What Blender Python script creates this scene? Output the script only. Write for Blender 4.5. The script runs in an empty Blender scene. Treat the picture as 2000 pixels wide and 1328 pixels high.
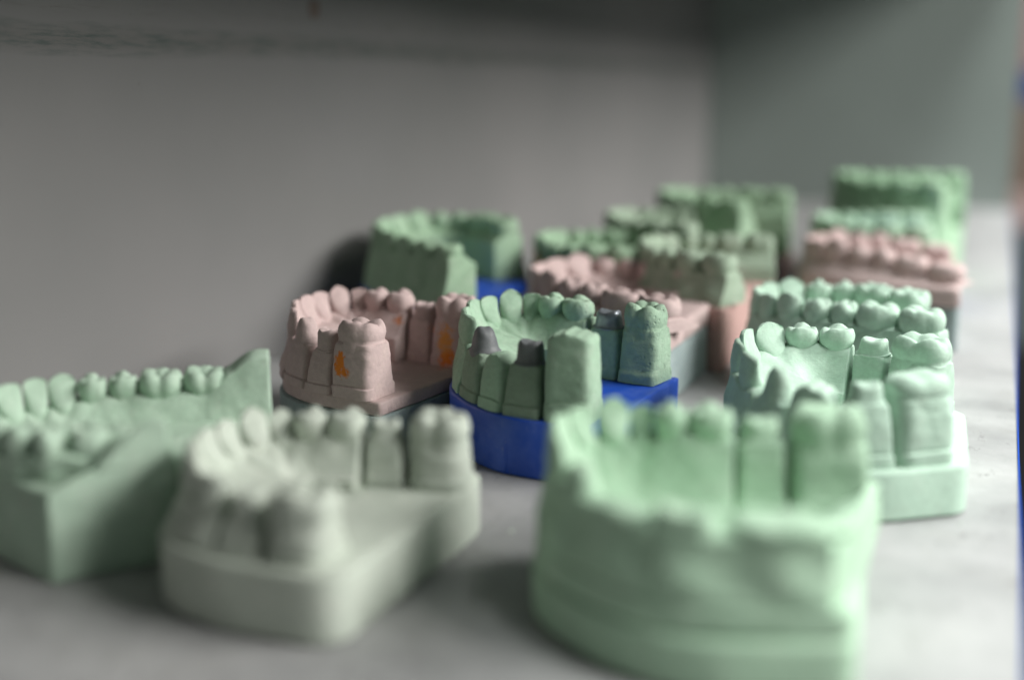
import bpy, bmesh, math, random
import numpy as np
from mathutils import Vector

# ------------------------------------------------------------------ scene, camera, light, exposure
scene = bpy.context.scene
MM = 0.001
R = math.radians

cam_data = bpy.data.cameras.new('camera')
cam_data.sensor_fit = 'HORIZONTAL'
cam_data.sensor_width = 23.6
cam_data.lens = 23.6 * 2353.0 / 2000.0
cam_data.clip_start = 0.01
cam_data.clip_end = 20.0
cam_data.dof.use_dof = True
cam_data.dof.focus_distance = 0.292
cam_data.dof.aperture_fstop = 2.8
cam_data.dof.aperture_blades = 9
cam = bpy.data.objects.new('camera', cam_data)
scene.collection.objects.link(cam)
cam.location = (0.21274, 0.0, 0.086)
cam.rotation_euler = (R(90) - math.atan(494 / 2353), 0.0, math.atan(950 / 2353))
scene.camera = cam

world = bpy.data.worlds.new('World')
scene.world = world
world.use_nodes = True
world.node_tree.nodes['Background'].inputs['Color'].default_value = (0.80, 0.92, 0.88, 1)
world.node_tree.nodes['Background'].inputs['Strength'].default_value = 0.10

def area_lamp(name, loc, target, sx, sy, power, color):
    d = bpy.data.lights.new(name, 'AREA')
    d.shape = 'RECTANGLE'; d.size = sx; d.size_y = sy; d.energy = power; d.color = color
    o = bpy.data.objects.new(name, d)
    scene.collection.objects.link(o)
    o.location = loc
    o.rotation_euler = (Vector(target) - Vector(loc)).to_track_quat('-Z', 'Y').to_euler()
    return o

# the bright window to the right of the open shelf front, and the ceiling lamp above it
area_lamp('window_light', (1.32, 0.50, 0.80), (0.0, 0.40, 0.04), 1.1, 0.44, 34.0, (1.0, 0.98, 0.95))
area_lamp('ceiling_light', (0.48, 0.62, 1.35), (0.22, 0.48, 0.0), 1.1, 0.30, 28.0, (0.97, 1.0, 0.98))

scene.view_settings.view_transform = 'Standard'
scene.view_settings.look = 'None'
scene.view_settings.gamma = 1.0
scene.view_settings.use_curve_mapping = False
scene.view_settings.exposure = 0.0
scene.cycles.use_denoising = True
scene.cycles.max_bounces = 8
scene.cycles.diffuse_bounces = 5

# ------------------------------------------------------------------ helpers
random.seed(4)
_lat = np.random.RandomState(11).rand(32, 32, 32) * 2 - 1

def vnoise(p):
    """smooth lattice noise, p (n,3) -> (n,) in -1..1"""
    i = np.floor(p).astype(int); f = p - i; f = f * f * (3 - 2 * f)
    r = 0.0
    for a in (0, 1):
        wa = f[:, 0] if a else 1 - f[:, 0]
        for b in (0, 1):
            wb = f[:, 1] if b else 1 - f[:, 1]
            for c in (0, 1):
                wc = f[:, 2] if c else 1 - f[:, 2]
                r = r + wa * wb * wc * _lat[(i[:, 0] + a) % 32, (i[:, 1] + b) % 32, (i[:, 2] + c) % 32]
    return r

def wobble(v, amp, size, seed=0.0):
    v = np.asarray(v, float)
    q = v / size + seed * 7.31
    return v + amp * np.stack([vnoise(q), vnoise(q + 11.7), vnoise(q + 23.1)], -1)

def link(name, me, material=None, parent=None):
    o = bpy.data.objects.new(name, me)
    scene.collection.objects.link(o)
    if material is not None:
        me.materials.append(material)
    if parent is not None:
        o.parent = parent
    return o

def mesh(name, verts_mm, faces, material, parent=None, sharp=38, smooth=True):
    me = bpy.data.meshes.new(name)
    v = np.asarray(verts_mm, float) * MM
    me.from_pydata(v.tolist(), [], faces)
    bm = bmesh.new(); bm.from_mesh(me)
    bmesh.ops.recalc_face_normals(bm, faces=bm.faces)
    bm.to_mesh(me); bm.free()
    if smooth:
        me.polygons.foreach_set('use_smooth', [True] * len(me.polygons))
        me.set_sharp_from_angle(angle=R(sharp))
    me.update()
    return link(name, me, material, parent)

def empty(name, loc_mm):
    o = bpy.data.objects.new(name, None)
    o.empty_display_size = 0.01
    scene.collection.objects.link(o)
    o.location = Vector(loc_mm) * MM
    return o

def tag(o, label=None, cat=None, group=None, kind=None):
    if label: o['label'] = label
    if cat: o['category'] = cat
    if group: o['group'] = group
    if kind: o['kind'] = kind
    return o

def box(name, lo, hi, material, parent=None, bevel=0.0):
    bm = bmesh.new()
    bmesh.ops.create_cube(bm, size=1.0)
    for v in bm.verts:
        v.co = Vector([(lo[i] + hi[i]) / 2 + v.co[i] * (hi[i] - lo[i]) for i in range(3)]) * MM
    if bevel:
        bmesh.ops.bevel(bm, geom=list(bm.edges), offset=bevel * MM, segments=3, affect='EDGES')
    me = bpy.data.meshes.new(name)
    bm.to_mesh(me); bm.free()
    me.polygons.foreach_set('use_smooth', [True] * len(me.polygons))
    me.set_sharp_from_angle(angle=R(30))
    return link(name, me, material, parent)

def hull(name, pts, material, parent, bevel=.6):
    bm = bmesh.new()
    vs = [bm.verts.new(Vector(p) * MM) for p in pts]
    bmesh.ops.convex_hull(bm, input=vs)
    bmesh.ops.dissolve_limit(bm, angle_limit=R(4), verts=bm.verts, edges=bm.edges)
    bmesh.ops.bevel(bm, geom=list(bm.edges), offset=bevel * MM, segments=3, affect='EDGES')
    me = bpy.data.meshes.new(name); bm.to_mesh(me); bm.free()
    me.polygons.foreach_set('use_smooth', [True] * len(me.polygons)); me.set_sharp_from_angle(angle=R(35))
    return link(name, me, material, parent)

# ------------------------------------------------------------------ materials
class NT:
    def __init__(self, name):
        self.m = bpy.data.materials.new(name); self.m.use_nodes = True
        self.t = self.m.node_tree; self.n = self.t.nodes
        self.p = self.n['Principled BSDF']
        self.tc = self.n.new('ShaderNodeTexCoord')
    def noise(self, scale, detail=4, rough=.55, vec=None, dist=0.0):
        k = self.n.new('ShaderNodeTexNoise')
        k.inputs['Scale'].default_value = scale; k.inputs['Detail'].default_value = detail
        k.inputs['Roughness'].default_value = rough; k.inputs['Distortion'].default_value = dist
        self.t.links.new(vec or self.tc.outputs['Object'], k.inputs['Vector'])
        return k.outputs['Fac']
    def ramp(self, fac, stops):
        k = self.n.new('ShaderNodeValToRGB')
        while len(k.color_ramp.elements) < len(stops):
            k.color_ramp.elements.new(0.5)
        for e, (pos, c) in zip(k.color_ramp.elements, stops):
            e.position = pos; e.color = (*c, 1) if len(c) == 3 else c
        self.t.links.new(fac, k.inputs['Fac'])
        return k.outputs['Color']
    def mix(self, fac, a, b, mode='MIX'):
        k = self.n.new('ShaderNodeMix'); k.data_type = 'RGBA'; k.blend_type = mode
        for s, val in ((k.inputs[0], fac), (k.inputs[6], a), (k.inputs[7], b)):
            if isinstance(val, (int, float)): s.default_value = val
            elif isinstance(val, tuple): s.default_value = (*val, 1)
            else: self.t.links.new(val, s)
        return k.outputs[2]
    def math(self, op, a, b=0.0, clamp=False):
        k = self.n.new('ShaderNodeMath'); k.operation = op; k.use_clamp = clamp
        for s, val in ((k.inputs[0], a), (k.inputs[1], b)):
            if isinstance(val, (int, float)): s.default_value = val
            else: self.t.links.new(val, s)
        return k.outputs[0]
    def mapping(self, scale=(1, 1, 1), loc=(0, 0, 0)):
        k = self.n.new('ShaderNodeMapping')
        k.inputs['Scale'].default_value = scale; k.inputs['Location'].default_value = loc
        self.t.links.new(self.tc.outputs['Object'], k.inputs['Vector'])
        return k.outputs['Vector']
    def spot(self, point_mm, radius_mm, soft=.35, squash=(1, 1, 1), rough=1.4):
        """irregular blotch with a shape of its own, 0..1"""
        sub = self.n.new('ShaderNodeVectorMath'); sub.operation = 'SUBTRACT'
        self.t.links.new(self.tc.outputs['Object'], sub.inputs[0])
        sub.inputs[1].default_value = [c * MM for c in point_mm]
        mul = self.n.new('ShaderNodeVectorMath'); mul.operation = 'MULTIPLY'
        self.t.links.new(sub.outputs[0], mul.inputs[0]); mul.inputs[1].default_value = squash
        ln = self.n.new('ShaderNodeVectorMath'); ln.operation = 'LENGTH'
        self.t.links.new(mul.outputs[0], ln.inputs[0])
        nz = self.noise(900, 5, .75)
        d = self.math('ADD', self.math('DIVIDE', ln.outputs['Value'], radius_mm * MM), self.math('MULTIPLY', self.math('SUBTRACT', nz, .5), rough * 2))
        return self.math('DIVIDE', self.math('SUBTRACT', 1.0, d), soft, clamp=True)
    def bump(self, height, strength, dist):
        k = self.n.new('ShaderNodeBump')
        k.inputs['Strength'].default_value = strength; k.inputs['Distance'].default_value = dist * MM
        self.t.links.new(height, k.inputs['Height'])
        prev = self.p.inputs['Normal'].links
        if prev: self.t.links.new(prev[0].from_socket, k.inputs['Normal'])
        self.t.links.new(k.outputs['Normal'], self.p.inputs['Normal'])
    def color(self, sock):
        self.t.links.new(sock, self.p.inputs['Base Color'])
    def rough(self, v):
        if isinstance(v, (int, float)): self.p.inputs['Roughness'].default_value = v
        else: self.t.links.new(v, self.p.inputs['Roughness'])
        return self

def mul(c, k): return tuple(min(1, x * k) for x in c)

def plaster(name, c, dust=(0.75, 0.74, 0.68), dusty=0.25, spots=(), pits=0.0, rough=.82, bump=1.0):
    t = NT(name)
    big = t.noise(90, 3)
    fine = t.noise(900, 4, .6)
    col = t.mix(t.ramp(big, [(.3, (0, 0, 0)), (.7, (1, 1, 1))]), mul(c, .86), mul(c, 1.08))
    col = t.mix(t.math('MULTIPLY', t.ramp(t.noise(260, 5, .65, dist=.6), [(.5, (0, 0, 0)), (.75, (1, 1, 1))]), dusty), col, dust)
    col = t.mix(.22, col, t.ramp(fine, [(.3, mul(c, .6)), (.7, mul(c, 1.25))]))
    for pt, rad, sc, soft, squash in spots:
        col = t.mix(t.spot(pt, rad, soft, squash), col, sc)
    t.color(col)
    t.rough(rough)
    t.p.inputs['Specular IOR Level'].default_value = .3
    t.bump(fine, .4 * bump, .25)
    t.bump(t.noise(280, 4, .6), .45 * bump, .5)
    saw = t.noise(1.0, 4, .6, vec=t.mapping((220, 220, 2400)), dist=.4)
    t.bump(saw, .22 * bump, .18)
    chip = t.ramp(t.noise(420, 5, .7), [(.63, (1, 1, 1)), (.70, (0, 0, 0))])
    t.bump(chip, .35 * bump, .3)
    if pits:
        k = t.n.new('ShaderNodeTexVoronoi'); k.inputs['Scale'].default_value = 650
        t.t.links.new(t.tc.outputs['Object'], k.inputs['Vector'])
        msk = t.ramp(t.noise(120, 2), [(.5, (0, 0, 0)), (.62, (1, 1, 1))])
        pit = t.math('MULTIPLY', t.ramp(k.outputs['Distance'], [(.12, (1, 1, 1)), (.3, (0, 0, 0))]), msk)
        t.bump(t.math('SUBTRACT', 1.0, pit), min(1.0, pits), .22)
    return t.m

def simple(name, c, rough=.5, metal=0.0, var=.12, scale=200, bump=.1, dust=0.0):
    t = NT(name)
    nz = t.noise(scale, 4)
    col = t.ramp(nz, [(.25, mul(c, 1 - var)), (.75, mul(c, 1 + var))])
    if dust:
        sp = t.ramp(t.noise(1500, 5, .7), [(.58, (0, 0, 0)), (.72, (1, 1, 1))])
        zn = t.ramp(t.noise(120, 4, .65), [(.42, (0, 0, 0)), (.68, (1, 1, 1))])
        col = t.mix(t.math('MULTIPLY', t.math('ADD', t.math('MULTIPLY', sp, .6), .12), t.math('MULTIPLY', zn, dust)), col, (.55, .6, .58))
    t.color(col)
    t.rough(rough); t.p.inputs['Metallic'].default_value = metal
    t.bump(t.noise(scale * 4, 3), bump, .2)
    return t.m

GREEN = (0.38, 0.54, 0.40)
MINT = (0.475, 0.64, 0.525)
SAGE = (0.52, 0.575, 0.50)
FRONT = (0.42, 0.60, 0.44)
LEFTG = (0.43, 0.57, 0.45)
PINK = (0.57, 0.445, 0.43)
BLUE = (0.010, 0.075, 0.50)
GREYB = (0.30, 0.37, 0.37)
BACKG = (0.33, 0.48, 0.33)

M = dict(
    green=plaster('green_die_stone', GREEN, pits=.8),
    mint=plaster('mint_die_stone', MINT, dusty=.15),
    sage=plaster('sage_grey_stone', SAGE, dusty=.3),
    front=plaster('pale_green_stone', FRONT, dusty=.2),
    leftg=plaster('dull_green_stone', LEFTG, dusty=.25),
    pink=plaster('pink_die_stone', PINK, dust=(.6, .5, .46), dusty=.25),
    pinkb=plaster('pink_base_stone', (0.52, 0.34, 0.31), dust=(.6, .5, .46), dusty=.2),
    backg=plaster('deep_green_stone', BACKG, dusty=.3),
    backg2=plaster('mid_green_stone', (0.34, 0.52, 0.35), dusty=.3),
    sage_g=plaster('dusty_green_stone', (0.36, 0.46, 0.35), dusty=.35),
    greyb=plaster('blue_grey_plaster', GREYB, dust=(.6, .62, .6), dusty=.2),
    blue=simple('blue_plastic', BLUE, .42, var=.25, scale=60, bump=.12, dust=.6),
    paint=simple('grey_die_varnish', (0.15, 0.16, 0.165), .55, var=.25, scale=400, bump=.25),
    silver=simple('silver_die_varnish', (0.30, 0.33, 0.36), .36, metal=.6, var=.3, scale=500, bump=.4),
    wax=simple('orange_wax', (0.72, 0.25, 0.045), .4, var=.2, scale=400, bump=.3),
)

# ------------------------------------------------------------------ the setting: shelf, wall, end panel
SHELF_X = 221.8      # front edge of the shelf board
PANEL_Y = 936.0      # inner face of the end panel
TOP_Z = 194.0        # underside of the shelf board above

def shelf_material():
    t = NT('worn_white_laminate')
    base = t.mix(t.ramp(t.noise(34, 6, .62), [(.3, (0, 0, 0)), (.7, (1, 1, 1))]), (.27, .274, .276), (.43, .432, .43))
    grain = t.noise(420, 6, .7, vec=t.mapping((1.0, .35, 1.0)))
    marks = t.ramp(grain, [(.56, (0, 0, 0)), (.66, (1, 1, 1))])
    zone = t.ramp(t.noise(38, 3, dist=.8), [(.45, (0, 0, 0)), (.62, (1, 1, 1))])
    col = t.mix(t.math('MULTIPLY', t.math('MULTIPLY', marks, zone), .8), base, (.13, .125, .125))
    dirt = t.ramp(t.noise(70, 5, .7), [(.52, (0, 0, 0)), (.75, (1, 1, 1))])
    col = t.mix(t.math('MULTIPLY', dirt, .35), col, (.27, .265, .25))
    line = t.noise(1.0, 2, .5, vec=t.mapping((14, 900, 14), (0, 0, 0)))
    lz = t.ramp(t.noise(22, 2), [(.55, (0, 0, 0)), (.7, (1, 1, 1))])
    col = t.mix(t.math('MULTIPLY', t.math('MULTIPLY', t.ramp(line, [(.66, (0, 0, 0)), (.72, (1, 1, 1))]), lz), .35), col, (.16, .155, .15))
    t.color(col); t.rough(.55)
    t.bump(t.noise(500, 4), .08, .2)
    return t.m

def wall_material():
    t = NT('painted_grey_board')
    base = t.mix(t.ramp(t.noise(9, 3), [(.3, (0, 0, 0)), (.7, (1, 1, 1))]), (.180, .180, .177), (.212, .207, .204))
    sep = t.n.new('ShaderNodeSeparateXYZ'); t.t.links.new(t.tc.outputs['Object'], sep.inputs[0])
    z, y = sep.outputs['Z'], sep.outputs['Y']
    # long dark scuff left by boxes pushed along the board
    zz = t.math('ADD', z, t.math('MULTIPLY', t.math('SUBTRACT', t.noise(14, 3), .5), .006))
    band = t.math('SUBTRACT', 1.0, t.math('DIVIDE', t.math('ABSOLUTE', t.math('SUBTRACT', zz, .0985)), .0044), clamp=True)
    st = t.noise(1.0, 8, .75, vec=t.mapping((120, 70, 700)))
    speck = t.ramp(st, [(.46, (0, 0, 0)), (.62, (1, 1, 1))])
    soft = t.math('MULTIPLY', t.math('POWER', band, .7), .55)
    col = t.mix(soft, base, (.13, .127, .117))
    col = t.mix(t.math('MULTIPLY', t.math('MULTIPLY', speck, t.math('POWER', band, .6)), .65), col, (.03, .066, .06))
    band2 = t.math('SUBTRACT', 1.0, t.math('DIVIDE', t.math('ABSOLUTE', t.math('SUBTRACT', zz, .1065)), .0022), clamp=True)
    sp2 = t.ramp(t.noise(1.0, 6, .7, vec=t.mapping((50, 60, 600))), [(.52, (0, 0, 0)), (.64, (1, 1, 1))])
    col = t.mix(t.math('MULTIPLY', t.math('MULTIPLY', sp2, band2), .6), col, (.14, .135, .125))
    fleck = t.ramp(t.noise(300, 2, .5), [(.765, (0, 0, 0)), (.79, (1, 1, 1))])
    col = t.mix(t.math('MULTIPLY', fleck, .6), col, (.13, .12, .11))
    t.color(col); t.rough(.6)
    t.bump(t.noise(700, 3), .06, .2)
    return t.m

mat_shelf = shelf_material()
mat_wall = wall_material()
mat_panel = simple('grey_end_board', (.24, .28, .26), .5, var=.06, scale=12, bump=.03)
mat_top = simple('board_underside', (.3, .31, .3), .6, var=.06, scale=20, bump=.03)

shelf = tag(box('shelf', (-1, -420, -18), (SHELF_X - .45, PANEL_Y, 0), mat_shelf), kind='structure')
edge = box('fringe_strip', (SHELF_X - .45, -420, -18.0), (SHELF_X, PANEL_Y + 16, 0.25), simple('blue_fringe', (.01, .07, .42), .35, var=.05), shelf, bevel=.1)  # added strip, stands in for blue lens fringing along the bright shelf edge
back_wall = tag(box('back_wall', (-17, -420, -18), (-1, PANEL_Y + 16, 320), mat_wall), kind='structure')
side_panel = tag(box('side_panel', (-1, PANEL_Y, -18), (SHELF_X - 2.5, PANEL_Y + 16, 320), mat_panel), kind='structure')
upper = tag(box('upper_shelf', (-1, -420, TOP_Z), (SHELF_X - 4, PANEL_Y, TOP_Z + 18), mat_top), kind='structure')

def pin_hole(y, z):
    n = 20
    v, f = [], []
    for k, (rad, x) in enumerate(((3.2, -1.0), (3.0, -.55), (2.5, -.6), (2.4, -.95))):
        for i in range(n):
            a = 2 * math.pi * i / n
            v.append((x + (0.0 if k else -.2), y + rad * math.cos(a), z + rad * math.sin(a)))
    for k in range(3):
        for i in range(n):
            f.append((k * n + i, k * n + (i + 1) % n, (k + 1) * n + (i + 1) % n, (k + 1) * n + i))
    f.append(tuple(3 * n + i for i in range(n)))
    mesh('shelf_pin_plug', v, f, M_plug, back_wall)
M_plug = simple('brown_plug', (.17, .13, .11), .6)

# ------------------------------------------------------------------ dental anatomy
def tooth_rings(kind, a, b, h, rng, N, ondie=False):
    """rings of (x along the arch, y outwards, z) for one crown, neck at z=0"""
    th = np.linspace(0, 2 * np.pi, N, endpoint=False)
    ct, st = np.cos(th), np.sin(th)
    rings = []
    if kind in ('molar', 'premolar', 'worn'):
        ex = 2.7 if kind != 'premolar' else 2.25
        rr = (np.abs(ct) ** ex + np.abs(st) ** ex) ** (-1 / ex)
        for g0, dep, wd in ([(1.5 * np.pi, .12, .22), (.36 * np.pi, .07, .16), (.66 * np.pi, .08, .16)] if kind == 'molar' else [(1.5 * np.pi, .05, .3)]):
            dd = (th - g0 + np.pi) % (2 * np.pi) - np.pi
            rr = rr * (1 - dep * np.exp(-(dd / wd) ** 2))
        X, Y = rr * ct * a, rr * st * b
        if kind == 'molar':
            C = [(-.52, .56, 0.0), (.08, .62, .02), (.64, .34, .06), (-.50, -.58, .0), (.46, -.58, .02)]
            k = .95
        elif kind == 'premolar':
            C = [(0, .46, 0.0), (-.14, -.60, .08), (.34, -.52, .12), (-.72, 0, .15), (.72, 0, .15)]
            k = .8
        else:
            C = [(-.5, .45, .10), (.5, .4, .0), (-.4, -.5, .12), (.45, -.5, .05), (0, 0, .12)]
            k = .5
        C = [(u + rng.uniform(-.06, .06), v + rng.uniform(-.06, .06), c + rng.uniform(-.02, .03)) for u, v, c in C]
        ph1, ph2 = rng.uniform(0, 6), rng.uniform(0, 6)
        def occ(u, v):
            e = np.stack([1 - c - k * ((u - cu) ** 2 * 1.0 + (v - cv) ** 2) for cu, cv, c in C])
            w = 34.0
            r_ = np.log(np.exp(w * e).sum(0)) / w
            return h * (r_ + .018 * np.sin(9 * u + 5 * v + ph1) * np.cos(11 * v - 4 * u + ph2))
        prof = [(-.55, .78), (-.2, .84), (0, .88), (.12, .94), (.28, .985), (.45, 1.0), (.62, .99), (.78, .955), (.9, .90), (.97, .85), (1.0, .80)]
        rim = .80
        if ondie: prof = [(-.5, 1.0), (-.15, 1.0), (-.02, .985), (.05, .955), (.12, .975), (.28, 1.0), (.45, 1.01), (.62, .99), (.78, .95), (.9, .89), (.97, .84), (1.0, .80)]
        zr = occ(rim * X / a, rim * Y / b)
        for t, s in prof:
            z = np.where(t > 0, t * zr, t * h * np.ones(N))
            rings.append(np.stack([X * s, Y * s, z], -1))
        for q in (.9, .78, .66, .54, .42, .3, .19, .09):
            x, y = X * rim * q, Y * rim * q
            rings.append(np.stack([x, y, occ(x / a, y / b)], -1))
        tip = np.array([0, 0, float(occ(np.zeros(1), np.zeros(1))[0])])
    else:
        ex = 2.3
        rr = (np.abs(ct) ** ex + np.abs(st) ** ex) ** (-1 / ex)
        ux, uy = rr * ct, rr * st
        point = dict(incisor=.02, canine=.12, cone=.10)[kind]
        Tt = [-.5, -.2, 0, .12, .26, .4, .54, .67, .79, .89, .96, 1.0]
        for t in Tt:
            tt = max(t, 0)
            if kind == 'cone':
                wa = np.interp(t, [-.5, 0, .05, .12, .5, .85, 1], [.9, 1.0, 1.0, .84, .72, .58, .40]); yb = wa * b; yl = wa * b
                xo = 0
            else:
                wa = np.interp(t, [-.5, 0, .35, .75, .93, 1], [.84, .88, .95, 1.0, .99, .90])
                if kind == 'canine': wa = np.interp(t, [-.5, 0, .35, .6, .9, 1], [.8, .86, .98, 1.0, .9, .76])
                yb = b * np.interp(t, [-.5, 0, .3, 1], [.75, .85, .92, .52])
                yl = b * np.interp(t, [-.5, 0, .15, .35, .6, .85, 1], [.8, .92, .82, .45, .16, -.05, -.12])
            x = ux * a * wa
            y = np.where(uy > 0, uy * yb, uy * yl)
            if kind != 'cone' and t > .5: y = np.where(uy <= 0, -yl * np.abs(uy) , y)
            z = tt * h * (1 - point * np.abs(ux) ** 1.4 * tt) + min(t, 0) * h
            rings.append(np.stack([x, y, z], -1))
        last = rings[-1]; c = last.mean(0)
        for q, dz in ((.8, .22), (.5, .38), (.2, .42)):
            r2 = c + (last - c) * q; r2[:, 2] = c[2] + (last[:, 2] - c[2]) * q + dz * (h / 7)
            rings.append(r2)
        tip = c + np.array([0, 0, .44 * h / 7])
    return rings, tip

def prep_rings(a, b, h, rng, N):
    """trimmed abutment: margin ledge, tapered walls, saddle-shaped top"""
    th = np.linspace(0, 2 * np.pi, N, endpoint=False)
    ct, st = np.cos(th), np.sin(th)
    ex = 2.8
    rr = (np.abs(ct) ** ex + np.abs(st) ** ex) ** (-1 / ex)
    X, Y = rr * ct * a, rr * st * b
    rings = []
    wave = .35 * np.cos(2 * th)
    for z, s in ((-1.6, .84), (-.7, .86), (-.25, .96), (0.0, 1.0), (.18, .985), (.3, .90), (.55, .86), (h * .55, .80), (h * .82, .765), (h * .95, .70), (h, .60)):
        rings.append(np.stack([X * s, Y * s, z + wave * (0.6 if z < .6 else 1.3 * z / h * .8)], -1))
    for q in (.42, .22, .08):
        rings.append(np.stack([X * q, Y * q, h - .1 - .25 * (1 - q) + wave * 1.0 * q / .6], -1))
    return rings, np.array([0, 0, h - .4])

def rings_to_mesh(rings, tip, close_bottom=True):
    N = len(rings[0]); v = np.concatenate(rings + [tip[None]])
    f = []
    for r in range(len(rings) - 1):
        for i in range(N):
            j = (i + 1) % N
            f.append((r * N + i, r * N + j, (r + 1) * N + j, (r + 1) * N + i))
    t = len(v) - 1; o = (len(rings) - 1) * N
    for i in range(N):
        f.append((o + i, o + (i + 1) % N, t))
    if close_bottom:
        f.append(tuple(range(N - 1, -1, -1)))
    return v, f

class Arc:
    """centre line of a dental arch in the cast's own millimetres, sampled by arc length"""
    def __init__(self, pts):
        P = np.asarray(pts, float)
        n = len(P); t = np.arange(n)
        # Catmull-Rom through the points
        Q = np.vstack([2 * P[0] - P[1], P, 2 * P[-1] - P[-2]])
        D = []
        for i in range(n - 1):
            p0, p1, p2, p3 = Q[i:i + 4]
            for u in np.linspace(0, 1, 24, endpoint=False):
                D.append(.5 * (2 * p1 + (p2 - p0) * u + (2 * p0 - 5 * p1 + 4 * p2 - p3) * u * u + (3 * p1 - p0 - 3 * p2 + p3) * u ** 3))
        D.append(P[-1]); D = np.array(D)
        for _ in range(40):
            D[1:-1] = .5 * D[1:-1] + .25 * (D[:-2] + D[2:])
        L = np.concatenate([[0], np.cumsum(np.hypot(*np.diff(D, axis=0).T))])
        self.L = L[-1]
        self.s = np.linspace(0, self.L, 500)
        self.x = np.interp(self.s, L, D[:, 0]); self.y = np.interp(self.s, L, D[:, 1])
        tx, ty = np.gradient(self.x), np.gradient(self.y)
        for _ in range(30):
            tx[1:-1] = .5 * tx[1:-1] + .25 * (tx[:-2] + tx[2:]); ty[1:-1] = .5 * ty[1:-1] + .25 * (ty[:-2] + ty[2:])
        l = np.hypot(tx, ty); self.tx, self.ty = tx / l, ty / l
        self.sp = np.array([self.s[np.argmin((self.x - p[0]) ** 2 + (self.y - p[1]) ** 2)] for p in P])
    def at(self, s):
        s = np.asarray(s, float); c = np.clip(s, 0, self.L); e = s - c
        tx, ty = np.interp(c, self.s, self.tx), np.interp(c, self.s, self.ty)
        x = np.interp(c, self.s, self.x) + tx * e; y = np.interp(c, self.s, self.y) + ty * e
        return x, y, tx, ty, -ty, tx          # position, tangent, outward normal

def sweep(arc, s0, s1, zb, zc, cw, out_b, n_in, z_in, scal, ds=.7, bulge=.5, die=None, inner_drop=1.7, flare=None, endround=.5, front=None):
    """gum body between two cuts; zc, cw, n_in, z_in, scal are functions of s"""
    rows = np.linspace(s0, s1, max(6, int((s1 - s0) / ds)) + 1)
    e = endround
    rows = np.unique(np.concatenate([rows[(rows > s0 + e * 1.3) & (rows < s1 - e * 1.3)], [s0, s0 + .25 * e, s0 + .6 * e, s0 + e, s1 - e, s1 - .6 * e, s1 - .25 * e, s1]]))
    d = np.minimum(rows - s0, s1 - rows) / max(e, 1e-6)
    shr = e * np.clip(1 - np.sqrt(np.clip(1 - (1 - np.clip(d, 0, 1)) ** 2, 0, 1)), 0, 1)
    Z, C, NI, ZI, SC = zc(rows), cw(rows), n_in(rows), z_in(rows), scal(rows)
    OB = front(rows, out_b) if front else np.full_like(rows, out_b)
    Z0 = Z - np.minimum(shr, .4)
    Z = Z0 - .4 * SC * (bulge > 0)
    prof_n, prof_z = [], []
    KO = 16 if die is None else 30
    for j in range(KO + 1):
        f = j / KO
        z = zb + (Z - .8 - zb) * f
        if die is None:
            g = f * f * (3 - 2 * f)
            n = OB + (C - OB) * g + bulge * SC * math.sin(math.pi * min(1, f * 1.0)) * (f > .2)
            if flare is not None:                        # vestibule: land at the bottom, then in
                n = n + flare * max(0, 1 - f / .22) ** .6
        else:
            n = np.interp(f, die['f'], die['n']) * (C / 4.4 * f + (1 - f) * np.maximum(C / 4.4, 1.0)) * np.clip(front(rows, out_b) / 5.4 if front else 1.0, .72, 1.1)
        prof_n.append(n - shr); prof_z.append(z)
    for cn, cz in ((.86, -.35), (.6, -.08), (.25, 0), (-.25, 0), (-.6, -.08), (-.86, -.35)):
        prof_n.append((C - np.minimum(shr, C * .6)) * cn); prof_z.append(Z + cz)
    KI = 14 if die is None else 24
    for j in range(KI + 1):
        f = j / KI
        if die is None:
            g = 1 - (1 - f) ** inner_drop
            n = -C - (-NI - C) * f
            z = Z0 - .8 - (Z0 - .8 - ZI) * g - .4 * SC * (bulge > 0) * (1 - f) ** 3
        else:
            ff = 1 - f
            z = zb + (Z - .8 - zb) * ff
            n = -np.interp(ff, die['f'], die['m']) * (C / 4.4)
        prof_n.append(n + shr); prof_z.append(z)
    if die is None:
        for j in range(1, 7):
            prof_n.append(NI + shr); prof_z.append(ZI + (zb - ZI) * j / 6)
    K = len(prof_n); Rn = len(rows)
    n = np.array(prof_n); z = np.array(prof_z)          # (K, rows)
    S = np.broadcast_to(rows, (K, Rn)).copy()
    if die is not None:
        sc = (s0 + s1) / 2
        f = (z - zb) / np.maximum(Z - zb, .1)
        S = sc + (S - sc) * np.interp(f, die['f'], die['w'])
    x, y, tx, ty, nx, ny = arc.at(S)
    V = np.stack([x + nx * n, y + ny * n, z], -1).transpose(1, 0, 2).reshape(-1, 3)   # row-major by s
    F = []
    for r in range(Rn - 1):
        for k in range(K):
            k2 = (k + 1) % K
            F.append((r * K + k, r * K + k2, (r + 1) * K + k2, (r + 1) * K + k))
    F.append(tuple(range(K - 1, -1, -1))); F.append(tuple((Rn - 1) * K + k for k in range(K)))
    return V, F

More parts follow.
